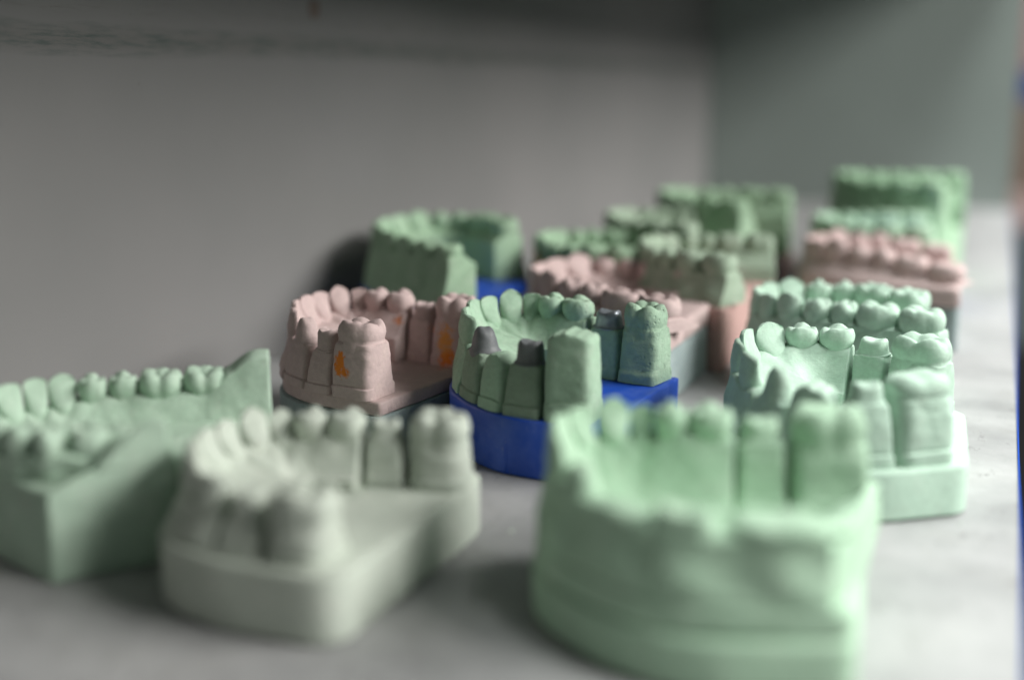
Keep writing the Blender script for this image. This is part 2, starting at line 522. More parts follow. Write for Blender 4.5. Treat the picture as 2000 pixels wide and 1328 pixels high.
def slab(outline, rings):
    """closed outline lofted through (z, inset) rings"""
    P = np.asarray(outline, float)
    nxt, prv = np.roll(P, -1, 0), np.roll(P, 1, 0)
    t = nxt - prv; t /= np.maximum(np.hypot(*t.T), 1e-9)[:, None]
    area = .5 * np.sum(P[:, 0] * nxt[:, 1] - nxt[:, 0] * P[:, 1])
    nrm = np.stack([t[:, 1], -t[:, 0]], -1) * (1 if area > 0 else -1)
    V, F, N = [], [], len(P)
    for z, ins in rings:
        V.append(np.column_stack([P - nrm * ins, np.full(N, z)]))
    for r in range(len(rings) - 1):
        for i in range(N):
            j = (i + 1) % N
            F.append((r * N + i, r * N + j, (r + 1) * N + j, (r + 1) * N + i))
    F.append(tuple(range(N - 1, -1, -1))); F.append(tuple((len(rings) - 1) * N + i for i in range(N)))
    return np.concatenate(V), F

def resample(P, step, closed=True):
    P = np.asarray(P, float)
    Q = np.vstack([P, P[:1]]) if closed else P
    L = np.concatenate([[0], np.cumsum(np.hypot(*np.diff(Q, axis=0).T))])
    n = max(8, int(L[-1] / step))
    s = np.linspace(0, L[-1], n, endpoint=not closed)
    return np.column_stack([np.interp(s, L, Q[:, 0]), np.interp(s, L, Q[:, 1])])

def rounded(P, step=3.0, it=2):
    P = resample(P, step)
    for _ in range(it):
        N = np.roll(P, -1, 0)
        P = np.stack([.75 * P + .25 * N, .25 * P + .75 * N], 1).reshape(-1, 2)
    return P

def smooth_interp(xs, ys, k=1.2):
    xs, ys = np.asarray(xs, float), np.asarray(ys, float)
    g = np.linspace(xs[0] - 15, xs[-1] + 15, 600)
    v = np.interp(g, xs, ys)
    w = np.exp(-.5 * (np.arange(-40, 41) * (g[1] - g[0]) / k) ** 2); w /= w.sum()
    v = np.convolve(np.pad(v, 40, 'edge'), w, 'valid')
    return lambda s: np.interp(s, g, v)

NAME = dict(molar='molar', worn='molar', premolar='premolar', incisor='incisor', canine='canine', prep='abutment', cone='abutment')

def build_cast(items, label, mat, zb, base, cat='dental cast', group='plaster dental casts on the shelf', out_b=6.5, n_in=-10.0, z_in_h=.35, inner=None,
               hi=True, die=None, crown_mats=None, flare=None, bulge=.5, gap=.35, noise=.13, name='dental_cast', seed=1, inner_drop=1.7, ridge_mat=None, cw_k=.43, end_ext=.6, block_mats=None, tooth_noise=.1, front_out=3.4, base_front=.3, die_round=2.0):
    rng = random.Random(seed)
    P = np.array([i[:2] for i in items], float)
    c0 = P.mean(0)
    root = empty(name, (c0[0], c0[1], 0))
    tag(root, label, cat, group)
    arc = Arc(P - c0)
    sp = arc.sp
    n = len(items)
    mdw = []
    for i in range(n):
        L = []
        if i: L.append(sp[i] - sp[i - 1])
        if i < n - 1: L.append(sp[i + 1] - sp[i])
        mdw.append(items[i][4])
    # boundaries shared in proportion to the crown widths
    bd = [sp[0] - items[0][4] / 2 - end_ext]
    for i in range(n - 1):
        w0, w1 = items[i][4], items[i + 1][4]
        bd.append(sp[i] + (sp[i + 1] - sp[i]) * w0 / (w0 + w1))
    bd.append(sp[-1] + items[-1][4] / 2 + end_ext)
    bd = np.array(bd)
    mid = .5 * (bd[:-1] + bd[1:])
    zneck = [it[2] - it[6] for it in items]
    zc = smooth_interp(mid, zneck)
    cw = smooth_interp(mid, [it[5] * cw_k for it in items])
    inn = inner(mid, bd) if inner else None
    sm = arc.s[np.argmin(arc.x)]
    def front(s_, o): return o - (o - min(o, front_out)) * np.exp(-((s_ - sm) / 13.0) ** 2)
    nin = inn[0] if inn else (lambda s: np.full_like(s, n_in))
    zin = inn[1] if inn else (lambda s: zb + (zc(s) - zb) * z_in_h)
    def scal(s):
        i = np.clip(np.searchsorted(bd, s) - 1, 0, n - 1)
        ph = (s - bd[i]) / np.maximum(bd[i + 1] - bd[i], .1) * 2 - 1
        k = np.array([0.0 if it[3] in ('ridge', 'stump') else 1.0 for it in items])[i]
        return np.cos(np.pi * np.clip(ph, -1, 1)) * k
    die = die or dict(f=[0, .2, .235, .27, .5, .8, .93, 1], n=[5.3, 5.3, 4.75, 4.95, 4.9, 4.55, 4.15, 4.0], m=[5.7, 5.7, 5.2, 5.2, 4.8, 4.5, 4.1, 4.0], w=[1, 1, .97, .965, .94, .90, .88, .90])
    # contiguous runs of the same block
    runs = []
    for i, it in enumerate(items):
        if runs and runs[-1][0] == it[7]: runs[-1][2] = i
        else: runs.append([it[7], i, i])
    holder = {}
    for bname, i0, i1 in runs:
        s0, s1 = bd[i0] + gap * (i0 > 0), bd[i1 + 1] - gap * (i1 < n - 1)
        bm_ = (block_mats or {}).get(bname, mat)
        if bname.startswith('d'):
            zl, cl = float(zc(np.array([mid[i0]]))[0]), None
            zt = zneck[i0]
            it = items[i0]
            fz = (lambda s, zt=zt: np.full_like(s, zt)) if it[3] not in ('ridge', 'stump') else (lambda s, zt=zt, m=mid[i0], w=it[4]: zt - 1.2 * np.abs((s - m) / (w / 2)) ** 2.6 + .22 * np.sin(s * 2.3) + .2 * np.sin(s * 1.1 + 1))
            cwk = it[5] * .5
            V, F = sweep(arc, s0, s1, zb, fz, lambda s, k=cwk: np.full_like(s, k), out_b, nin, zin, lambda s: np.zeros_like(s), front=front, ds=.8 if hi else 1.6, bulge=0, die=dict(die, w=[1, 1, .98, .98, .975, .96, .945, .93] if it[3] in ('molar', 'worn', 'stump') else die['w']), endround=die_round if it[3] in ('molar', 'worn', 'stump') else .9)
            V = wobble(V, noise, 2.6, seed + i0); V = wobble(V, noise * .5, .9, seed + i0)
            holder[bname] = mesh('die', V, F, bm_, root, sharp=42)
        else:
            V, F = sweep(arc, s0, s1, zb, zc, cw, out_b, nin, zin, scal, ds=.7 if hi else 1.4, bulge=bulge, inner_drop=inner_drop, flare=flare, front=front)
            V = wobble(V, noise * 1.6, 4.0, seed); V = wobble(V, noise * .6, 1.1, seed)
            holder[bname] = mesh('gum_ridge', V, F, bm_, root, sharp=42)
    N = 40 if hi else 24
    for i, it in enumerate(items):
        X, Y, zt, kind, md, bl, ch, blk = it
        if kind in ('ridge', 'stump'): continue
        w = (bd[i + 1] - bd[i])
        a = min(w * .5 - (.03 if kind != 'prep' else .3), md * .8)
        if blk.startswith('d'): a = min(a, w * .5 - gap) * (.975 if kind in ('molar', 'worn') else .9)
        b = bl / 2
        h = zt - zneck[i]
        if kind == 'prep': rings, tip = prep_rings(a, b * .92, h, rng, N)
        else: rings, tip = tooth_rings(kind, a, b, h, rng, N, blk.startswith('d'))
        V, F = rings_to_mesh(rings, tip)
        V = wobble(V, tooth_noise, 1.5, seed * 3.1 + i); V = wobble(V, tooth_noise * .4, .6, i)
        lean = .06 if kind in ('incisor', 'canine') else (.0 if kind in ('prep', 'cone') else -.03)
        tw = rng.uniform(-.12, .12); tip_x = rng.uniform(-.05, .05); lean += rng.uniform(-.04, .04)
        x, y = V[:, 0] + V[:, 2] * tip_x, V[:, 1] + V[:, 2] * lean
        x, y = x * math.cos(tw) - y * math.sin(tw), x * math.sin(tw) + y * math.cos(tw)
        sgn = 1 if i < n / 2 else -1                      # mesial towards the midline
        px, py, tx, ty, nx, ny = [float(q) for q in arc.at(mid[i])]
        W = np.column_stack([px + tx * x * -sgn + nx * y, py + ty * x * -sgn + ny * y, V[:, 2] + zneck[i] - .15])
        mm = (crown_mats or {}).get(i, (block_mats or {}).get(blk, mat))
        mesh(NAME[kind], W, F, mm, holder[blk] if blk.startswith('d') else root, sharp=50)
    # base layers: (z0, z1, offset, material, name, step)
    for z0, z1, off, bmat, bname, step, ext, bev in base:
        ss = np.linspace(bd[0] - ext, bd[-1] + ext, 90)
        x, y, tx, ty, nx, ny = arc.at(ss)
        o_ = front(ss, off) + base_front * (off > front_out)
        O = np.column_stack([x + nx * o_, y + ny * o_])
        O = rounded(O, step)
        V, F = slab(O, [(z0, bev), (z0 + bev * .8, 0), (z1 - bev, 0), (z1 - bev * .3, bev * .3), (z1, bev)])
        V = wobble(V, noise, 5.0, seed + 2); V[:, 2] = np.maximum(V[:, 2], 0.02)
        mesh(bname, V, F, bmat, root, sharp=50)
    return root, arc, bd, mid, c0

DATA = {
    'M5': [
        (127.8, 246.8, 33.4, 'stump', 10.5, 9.5, 0.0, 'd4'),
        (117.6, 246.9, 30.4, 'prep', 7.6, 7.0, 5.0, 'd3'),
        (109.9, 250.0, 26.4, 'ridge', 6.5, 7.0, 0.0, 'd2'),
        (102.8, 255.7, 30.9, 'cone', 7.0, 7.4, 5.6, 'd1'),
        (96.0, 263.3, 31.9, 'incisor', 5.5, 6.0, 6.5, 'a'),
        (91.8, 270.8, 31.9, 'incisor', 5.5, 6.0, 6.5, 'a'),
        (90.4, 278.7, 32.4, 'incisor', 5.5, 6.0, 6.5, 'a'),
        (91.8, 285.2, 32.4, 'incisor', 5.6, 6.0, 6.5, 'a'),
        (95.5, 289.9, 33.7, 'canine', 7.0, 7.0, 7.0, 'a'),
        (100.3, 292.0, 32.6, 'incisor', 5.4, 6.0, 6.0, 'a'),
        (106.0, 292.2, 33.4, 'premolar', 7.4, 7.6, 5.2, 'a'),
        (113.5, 291.1, 33.4, 'premolar', 7.6, 8.0, 5.2, 'a'),
        (122.5, 289.5, 30.4, 'prep', 7.8, 7.6, 4.2, 'd5'),
        (133.2, 287.8, 33.4, 'molar', 9.4, 10.0, 6.0, 'd6'),
    ],
    'M6': [
        (73.2, 249.8, 31.6, 'molar', 10.2, 9.5, 5.0, 'd3'),
        (63.0, 251.6, 28.1, 'prep', 6.0, 6.5, 5.0, 'd2'),
        (54.3, 255.7, 29.6, 'cone', 7.0, 7.0, 6.0, 'd1'),
        (47.0, 262.5, 30.1, 'incisor', 5.8, 6.0, 6.5, 'a'),
        (42.9, 270.1, 30.6, 'incisor', 5.6, 6.0, 6.5, 'a'),
        (41.2, 277.6, 30.6, 'incisor', 5.5, 6.0, 6.5, 'a'),
        (41.9, 283.8, 30.6, 'incisor', 5.5, 6.0, 6.5, 'a'),
        (44.8, 288.6, 31.9, 'canine', 7.0, 7.0, 7.0, 'a'),
        (48.9, 291.1, 30.8, 'incisor', 5.4, 6.0, 6.0, 'a'),
        (54.8, 292.1, 31.6, 'premolar', 7.2, 7.6, 5.2, 'a'),
        (61.7, 291.9, 31.6, 'premolar', 7.2, 8.0, 5.2, 'a'),
        (69.7, 291.1, 28.6, 'prep', 7.4, 7.6, 4.2, 'd4'),
        (79.7, 290.1, 31.6, 'molar', 10.5, 10.0, 6.0, 'd5'),
    ],
    'M2': [
        (113.0, 158.4, 23.4, 'molar', 10.5, 10.0, 5.0, 'd2'),
        (102.9, 157.9, 21.9, 'prep', 7.0, 7.0, 4.5, 'd1'),
        (95.4, 158.8, 23.4, 'incisor', 6.6, 6.6, 5.0, 'a'),
        (89.6, 161.7, 24.9, 'incisor', 6.0, 6.0, 6.0, 'a'),
        (85.1, 168.1, 24.9, 'incisor', 5.6, 6.0, 6.0, 'a'),
        (82.9, 175.4, 24.9, 'incisor', 5.6, 6.0, 6.0, 'a'),
        (82.8, 181.5, 24.9, 'incisor', 5.6, 6.0, 6.0, 'a'),
        (84.6, 186.6, 26.2, 'canine', 6.5, 7.0, 6.5, 'a'),
        (88.2, 190.5, 25.4, 'canine', 5.5, 6.0, 6.0, 'a'),
        (93.3, 193.2, 25.9, 'premolar', 7.0, 7.6, 5.0, 'a'),
        (99.5, 194.9, 25.9, 'premolar', 7.2, 8.0, 5.0, 'a'),
        (107.4, 196.9, 23.9, 'prep', 7.2, 7.4, 3.2, 'd3'),
        (117.2, 199.7, 25.9, 'molar', 11.0, 10.0, 5.5, 'd4'),
    ],
    'M3': [
        (187.7, 168.9, 25.3, 'worn', 11.5, 10.0, 2.4, 'a'),
        (174.2, 164.7, 25.8, 'prep', 7.5, 7.0, 3.0, 'a'),
        (162.4, 169.0, 23.8, 'ridge', 7.0, 7.0, 0.0, 'a'),
        (153.6, 175.3, 27.3, 'cone', 6.0, 6.5, 5.0, 'a'),
        (148.5, 181.6, 29.8, 'incisor', 6.0, 6.0, 6.5, 'a'),
        (145.9, 190.3, 30.3, 'incisor', 6.0, 6.0, 6.5, 'a'),
        (147.4, 196.1, 30.3, 'incisor', 6.0, 6.0, 6.5, 'a'),
        (151.6, 199.6, 31.6, 'canine', 7.4, 7.0, 6.5, 'a'),
        (156.5, 201.2, 30.1, 'incisor', 5.4, 6.0, 6.0, 'a'),
        (161.2, 202.3, 31.3, 'premolar', 7.0, 7.6, 5.2, 'a'),
        (167.7, 204.1, 31.3, 'premolar', 7.6, 8.0, 5.2, 'a'),
        (176.5, 207.1, 28.8, 'prep', 7.6, 7.6, 3.8, 'd4'),
        (188.1, 211.4, 31.3, 'molar', 12.0, 10.0, 6.0, 'd5'),
    ],
    'M4': [
        (200.3, 253.0, 29.3, 'worn', 11.5, 10.0, 4.5, 'd3'),
        (190.5, 245.8, 27.8, 'prep', 7.6, 7.6, 4.0, 'd2'),
        (181.7, 246.0, 26.3, 'ridge', 7.0, 7.0, 0.0, 'd2b'),
        (172.3, 252.2, 27.8, 'cone', 6.4, 6.5, 7.0, 'd1'),
        (164.4, 263.0, 27.8, 'incisor', 6.0, 6.0, 6.5, 'a'),
        (159.7, 274.8, 28.3, 'incisor', 6.0, 6.0, 6.5, 'a'),
        (159.7, 284.7, 28.8, 'incisor', 5.5, 6.0, 6.5, 'a'),
        (163.5, 292.1, 29.6, 'canine', 7.0, 7.0, 6.5, 'a'),
        (170.1, 296.4, 29.3, 'premolar', 7.4, 7.6, 5.0, 'a'),
        (178.1, 297.7, 29.3, 'premolar', 7.6, 8.0, 5.0, 'a'),
        (187.2, 296.6, 26.8, 'prep', 7.8, 7.6, 3.8, 'd4'),
        (199.0, 292.3, 29.3, 'molar', 12.0, 10.5, 5.8, 'd5'),
    ],
    'M9': [
        (195.8, 331.4, 29.0, 'molar', 11.5, 10.0, 6.0, 'a'),
        (184.5, 334.3, 29.0, 'molar', 12.0, 10.0, 6.0, 'a'),
        (175.6, 336.4, 29.0, 'premolar', 7.5, 8.0, 6.0, 'a'),
        (168.4, 337.9, 29.0, 'premolar', 7.5, 7.6, 6.0, 'a'),
        (160.4, 340.1, 29.5, 'canine', 7.5, 7.0, 7.0, 'a'),
        (154.0, 343.3, 28.0, 'incisor', 6.0, 6.0, 6.5, 'a'),
        (150.0, 347.9, 28.0, 'incisor', 5.6, 6.0, 6.5, 'a'),
        (149.0, 353.6, 28.0, 'incisor', 5.6, 6.0, 6.5, 'a'),
        (151.4, 359.6, 28.5, 'incisor', 6.0, 6.0, 6.5, 'a'),
        (157.0, 364.8, 29.5, 'canine', 7.5, 7.0, 7.0, 'a'),
        (164.3, 368.1, 29.0, 'premolar', 7.5, 7.6, 6.0, 'a'),
        (171.5, 369.1, 29.0, 'premolar', 7.5, 8.0, 6.0, 'a'),
        (180.8, 367.3, 29.0, 'molar', 12.0, 10.0, 6.0, 'a'),
        (190.5, 361.6, 29.0, 'molar', 11.0, 10.0, 6.0, 'a'),
    ],
    'M10': [
        (197.6, 425.8, 28.5, 'molar', 12.0, 10.0, 6.0, 'a'),
        (186.6, 429.2, 30.0, 'molar', 12.0, 10.0, 6.0, 'a'),
        (177.4, 431.7, 32.0, 'premolar', 7.6, 8.0, 6.0, 'a'),
        (169.3, 434.1, 32.0, 'premolar', 7.6, 7.6, 6.0, 'a'),
        (160.6, 437.7, 33.5, 'canine', 7.6, 7.0, 7.0, 'a'),
        (153.6, 442.5, 32.0, 'incisor', 6.0, 6.0, 6.5, 'a'),
        (149.7, 448.4, 32.0, 'incisor', 5.6, 6.0, 6.5, 'a'),
        (149.1, 454.7, 32.0, 'incisor', 5.6, 6.0, 6.5, 'a'),
        (151.9, 461.2, 32.0, 'incisor', 6.0, 6.0, 6.5, 'a'),
        (157.4, 466.9, 33.5, 'canine', 7.6, 7.0, 7.0, 'a'),
        (164.8, 471.8, 32.0, 'premolar', 7.5, 7.6, 6.0, 'a'),
        (171.6, 474.8, 32.0, 'premolar', 7.5, 8.0, 6.0, 'a'),
        (180.8, 477.0, 30.0, 'molar', 12.0, 10.0, 6.0, 'a'),
        (192.1, 477.3, 28.5, 'molar', 11.0, 10.0, 6.0, 'a'),
    ],
    'M8': [
        (128.3, 316.4, 30.5, 'molar', 11.5, 10.0, 6.0, 'a'),
        (117.0, 321.7, 30.5, 'molar', 12.0, 10.0, 6.0, 'a'),
        (106.4, 326.4, 31.5, 'premolar', 7.5, 8.0, 6.0, 'a'),
        (98.3, 330.5, 31.5, 'premolar', 7.5, 7.6, 6.0, 'a'),
        (90.1, 335.8, 32.5, 'canine', 7.6, 7.0, 7.0, 'a'),
        (83.5, 342.2, 31.0, 'incisor', 5.8, 6.0, 6.5, 'a'),
        (79.8, 349.0, 31.0, 'incisor', 5.6, 6.0, 6.5, 'a'),
        (79.0, 356.4, 31.0, 'incisor', 5.6, 6.0, 6.5, 'a'),
        (81.4, 364.3, 31.5, 'incisor', 6.0, 6.0, 6.5, 'a'),
        (86.8, 372.3, 32.5, 'canine', 7.6, 7.0, 7.0, 'a'),
        (93.5, 378.2, 31.5, 'premolar', 7.5, 7.6, 6.0, 'a'),
        (100.3, 380.9, 31.5, 'premolar', 7.5, 8.0, 6.0, 'a'),
        (109.4, 380.3, 30.5, 'molar', 12.0, 10.0, 6.0, 'a'),
        (120.3, 373.4, 30.5, 'molar', 11.0, 10.0, 6.0, 'a'),
    ],
    'M7': [
        (56.9, 334.7, 39.2, 'premolar', 7.5, 8.0, 4.0, 'a'),
        (47.2, 340.6, 39.2, 'premolar', 7.5, 8.0, 5.0, 'a'),
        (36.9, 346.8, 39.2, 'canine', 7.5, 7.0, 5.0, 'a'),
        (27.3, 353.0, 39.2, 'incisor', 6.0, 6.0, 6.0, 'a'),
        (19.7, 359.6, 40.2, 'incisor', 6.0, 6.0, 6.0, 'a'),
        (14.4, 367.9, 40.2, 'incisor', 6.0, 6.0, 6.0, 'a'),
        (12.4, 377.4, 40.7, 'incisor', 6.0, 6.0, 6.5, 'a'),
        (13.6, 387.3, 40.7, 'incisor', 6.0, 6.0, 6.5, 'a'),
        (17.1, 396.2, 41.7, 'canine', 7.5, 7.0, 6.5, 'a'),
        (22.2, 402.2, 41.2, 'premolar', 7.5, 7.6, 6.0, 'a'),
        (28.6, 404.9, 41.2, 'premolar', 7.5, 8.0, 6.0, 'a'),
        (38.6, 403.5, 41.2, 'molar', 11.0, 10.0, 6.0, 'a'),
        (50.6, 394.3, 41.2, 'molar', 10.0, 10.0, 6.0, 'a'),
    ],
    'M1': [
        (62.2, 173.2, 23.4, 'ridge', 6.0, 8.0, 0.0, 'a'),
        (61.2, 167.0, 25.9, 'molar', 10.5, 9.0, 5.0, 'a'),
        (56.9, 163.5, 26.4, 'premolar', 7.5, 8.0, 5.0, 'a'),
        (51.1, 162.7, 26.4, 'premolar', 7.4, 7.6, 5.0, 'a'),
        (44.1, 163.2, 26.9, 'canine', 7.4, 7.0, 6.0, 'a'),
        (37.2, 164.8, 26.4, 'incisor', 6.0, 6.0, 6.0, 'a'),
        (31.8, 167.5, 26.4, 'incisor', 5.6, 6.0, 6.0, 'a'),
        (28.3, 171.7, 26.4, 'incisor', 5.6, 6.0, 6.0, 'a'),
        (27.1, 177.3, 26.4, 'incisor', 5.6, 6.0, 6.0, 'a'),
        (28.2, 183.0, 26.4, 'incisor', 6.0, 6.0, 6.5, 'a'),
        (30.5, 187.6, 26.6, 'incisor', 6.0, 6.0, 6.5, 'a'),
        (33.6, 191.6, 27.2, 'canine', 7.4, 7.0, 6.5, 'a'),
        (38.0, 196.0, 26.9, 'premolar', 7.2, 7.6, 5.0, 'a'),
        (42.8, 199.9, 26.9, 'premolar', 7.4, 8.0, 4.6, 'a'),
        (49.0, 204.5, 26.9, 'molar', 11.0, 10.0, 4.6, 'a'),
        (56.4, 209.9, 26.9, 'molar', 10.5, 10.0, 4.6, 'a'),
        (63.9, 215.0, 29.9, 'ridge', 9.0, 10.0, 0.0, 'a'),
    ],
    'M11': [
        (184.6, 490.2, 34.0, 'molar', 10.5, 10.0, 6.0, 'a'),
        (173.3, 491.9, 34.0, 'molar', 11.0, 10.0, 6.0, 'a'),
        (163.6, 493.8, 34.0, 'premolar', 7.4, 8.0, 6.0, 'a'),
        (156.5, 496.1, 34.0, 'premolar', 7.2, 7.6, 6.0, 'a'),
        (150.3, 500.0, 34.0, 'canine', 7.0, 7.0, 7.0, 'a'),
        (145.6, 505.1, 34.0, 'incisor', 5.8, 6.0, 6.5, 'a'),
        (143.5, 510.2, 34.0, 'incisor', 5.6, 6.0, 6.5, 'a'),
        (143.0, 515.5, 34.0, 'incisor', 5.6, 6.0, 6.5, 'a'),
        (144.1, 520.9, 34.0, 'incisor', 5.8, 6.0, 6.5, 'a'),
        (147.8, 526.8, 34.0, 'canine', 7.0, 7.0, 7.0, 'a'),
        (153.2, 531.8, 34.0, 'premolar', 7.2, 7.6, 6.0, 'a'),
        (159.7, 535.4, 34.0, 'premolar', 7.4, 8.0, 6.0, 'a'),
        (168.9, 539.0, 34.0, 'molar', 11.0, 10.0, 6.0, 'a'),
        (179.7, 542.8, 34.0, 'molar', 10.5, 10.0, 6.0, 'a'),
    ],
    'M12': [
        (185.9, 552.0, 47.0, 'molar', 10.5, 10.0, 6.0, 'a'),
        (173.0, 556.2, 47.0, 'molar', 11.0, 10.0, 6.0, 'a'),
        (162.0, 560.3, 47.0, 'premolar', 7.4, 8.0, 6.0, 'a'),
        (154.2, 564.4, 47.0, 'premolar', 7.2, 7.6, 6.0, 'a'),
        (147.7, 570.0, 47.0, 'canine', 7.0, 7.0, 7.0, 'a'),
        (143.2, 576.6, 47.0, 'incisor', 5.8, 6.0, 6.5, 'a'),
        (141.9, 582.6, 47.0, 'incisor', 5.6, 6.0, 6.5, 'a'),
        (142.4, 588.6, 47.0, 'incisor', 5.6, 6.0, 6.5, 'a'),
        (144.9, 594.4, 47.0, 'incisor', 5.8, 6.0, 6.5, 'a'),
        (150.4, 600.0, 47.0, 'canine', 7.0, 7.0, 7.0, 'a'),
        (157.8, 604.4, 47.0, 'premolar', 7.2, 7.6, 6.0, 'a'),
        (166.2, 607.0, 47.0, 'premolar', 7.4, 8.0, 6.0, 'a'),
        (177.8, 609.1, 47.0, 'molar', 11.0, 10.0, 6.0, 'a'),
        (191.2, 610.9, 47.0, 'molar', 10.5, 10.0, 6.0, 'a'),
    ],
    'M13': [
        (115.2, 477.3, 43.0, 'molar', 10.5, 10.0, 6.0, 'a'),
        (104.2, 481.8, 43.0, 'molar', 11.0, 10.0, 6.0, 'a'),
        (94.8, 486.2, 43.0, 'premolar', 7.4, 8.0, 6.0, 'a'),
        (88.2, 490.3, 43.0, 'premolar', 7.2, 7.6, 6.0, 'a'),
        (82.9, 495.8, 43.0, 'canine', 7.0, 7.0, 7.0, 'a'),
        (79.4, 502.1, 43.0, 'incisor', 5.8, 6.0, 6.5, 'a'),
        (78.6, 507.7, 43.0, 'incisor', 5.6, 6.0, 6.5, 'a'),
        (79.4, 513.2, 43.0, 'incisor', 5.6, 6.0, 6.5, 'a'),
        (81.9, 518.3, 43.0, 'incisor', 5.8, 6.0, 6.5, 'a'),
        (87.1, 523.2, 43.0, 'canine', 7.0, 7.0, 7.0, 'a'),
        (93.8, 526.8, 43.0, 'premolar', 7.2, 7.6, 6.0, 'a'),
        (101.4, 528.7, 43.0, 'premolar', 7.4, 8.0, 6.0, 'a'),
        (111.6, 530.0, 43.0, 'molar', 11.0, 10.0, 6.0, 'a'),
        (123.5, 531.0, 43.0, 'molar', 10.5, 10.0, 6.0, 'a'),
    ],
    'M14': [
        (133.1, 367.8, 36.0, 'molar', 10.5, 10.0, 6.0, 'a'),
        (124.3, 370.9, 36.0, 'molar', 11.0, 10.0, 6.0, 'a'),
        (116.8, 374.0, 36.0, 'premolar', 7.4, 8.0, 6.0, 'a'),
        (111.4, 377.3, 36.0, 'premolar', 7.2, 7.6, 6.0, 'a'),
        (106.9, 382.0, 36.0, 'canine', 7.0, 7.0, 7.0, 'a'),
        (103.7, 387.6, 36.0, 'incisor', 5.8, 6.0, 6.5, 'a'),
        (102.7, 393.0, 36.0, 'incisor', 5.6, 6.0, 6.5, 'a'),
        (102.9, 398.4, 36.0, 'incisor', 5.6, 6.0, 6.5, 'a'),
        (104.4, 403.7, 36.0, 'incisor', 5.8, 6.0, 6.5, 'a'),
        (108.0, 409.1, 36.0, 'canine', 7.0, 7.0, 7.0, 'a'),
        (112.9, 413.4, 36.0, 'premolar', 7.2, 7.6, 6.0, 'a'),
        (118.5, 416.2, 36.0, 'premolar', 7.4, 8.0, 6.0, 'a'),
        (126.3, 418.7, 36.0, 'molar', 11.0, 10.0, 6.0, 'a'),
        (135.3, 421.1, 36.0, 'molar', 10.5, 10.0, 6.0, 'a'),
    ],
    'M15': [
        (96.6, 382.7, 34.5, 'molar', 10.5, 10.0, 6.0, 'a'),
        (87.3, 384.0, 34.5, 'molar', 11.0, 10.0, 6.0, 'a'),
        (79.3, 385.6, 34.5, 'premolar', 7.4, 8.0, 6.0, 'a'),
        (73.4, 387.8, 34.5, 'premolar', 7.2, 7.6, 6.0, 'a'),
        (68.1, 391.5, 34.5, 'canine', 7.0, 7.0, 7.0, 'a'),
        (63.9, 396.5, 34.5, 'incisor', 5.8, 6.0, 6.5, 'a'),
        (61.8, 401.6, 34.5, 'incisor', 5.6, 6.0, 6.5, 'a'),
        (61.0, 406.9, 34.5, 'incisor', 5.6, 6.0, 6.5, 'a'),
        (61.4, 412.4, 34.5, 'incisor', 5.8, 6.0, 6.5, 'a'),
        (64.0, 418.4, 34.5, 'canine', 7.0, 7.0, 7.0, 'a'),
        (67.9, 423.6, 34.5, 'premolar', 7.2, 7.6, 6.0, 'a'),
        (72.9, 427.4, 34.5, 'premolar', 7.4, 8.0, 6.0, 'a'),
        (80.0, 431.3, 34.5, 'molar', 11.0, 10.0, 6.0, 'a'),
        (88.4, 435.4, 34.5, 'molar', 10.5, 10.0, 6.0, 'a'),
    ],
    'M16': [
        (106.1, 429.5, 38.5, 'molar', 10.5, 10.0, 6.0, 'a'),
        (96.8, 431.6, 38.5, 'molar', 11.0, 10.0, 6.0, 'a'),
        (88.7, 433.9, 38.5, 'premolar', 7.4, 8.0, 6.0, 'a'),
        (82.9, 436.6, 38.5, 'premolar', 7.2, 7.6, 6.0, 'a'),
        (77.8, 440.8, 38.5, 'canine', 7.0, 7.0, 7.0, 'a'),
        (74.0, 446.1, 38.5, 'incisor', 5.8, 6.0, 6.5, 'a'),
        (72.4, 451.3, 38.5, 'incisor', 5.6, 6.0, 6.5, 'a'),
        (72.1, 456.7, 38.5, 'incisor', 5.6, 6.0, 6.5, 'a'),
        (73.1, 462.1, 38.5, 'incisor', 5.8, 6.0, 6.5, 'a'),
        (76.2, 467.8, 38.5, 'canine', 7.0, 7.0, 7.0, 'a'),
        (80.8, 472.6, 38.5, 'premolar', 7.2, 7.6, 6.0, 'a'),
        (86.3, 475.9, 38.5, 'premolar', 7.4, 8.0, 6.0, 'a'),
        (94.0, 479.2, 38.5, 'molar', 11.0, 10.0, 6.0, 'a'),
        (103.0, 482.4, 38.5, 'molar', 10.5, 10.0, 6.0, 'a'),
    ],
}

# inner slope helper: wide bowl behind the front teeth, narrow lingual wall further back
def bowl(L_front0, L_front1, wide, narrow, z_front, z_back, soft=7.0):
    def k(s): return 1 / (1 + np.exp(-(s - L_front0) / soft * 2.5)) * 1 / (1 + np.exp((s - L_front1) / soft * 2.5))
    return (lambda s: -(narrow + (wide - narrow) * k(s))), (lambda s: z_back + (z_front - z_back) * k(s))

def world_spots(key, spots):
    c0 = np.array([i[:2] for i in DATA[key]], float).mean(0)
    return [((x - c0[0], y - c0[1], z), r, col, soft, sq) for (x, y, z), r, col, soft, sq in spots]

pin_hole(764.7, 135.1)
pin_hole(355.5, 111.0)

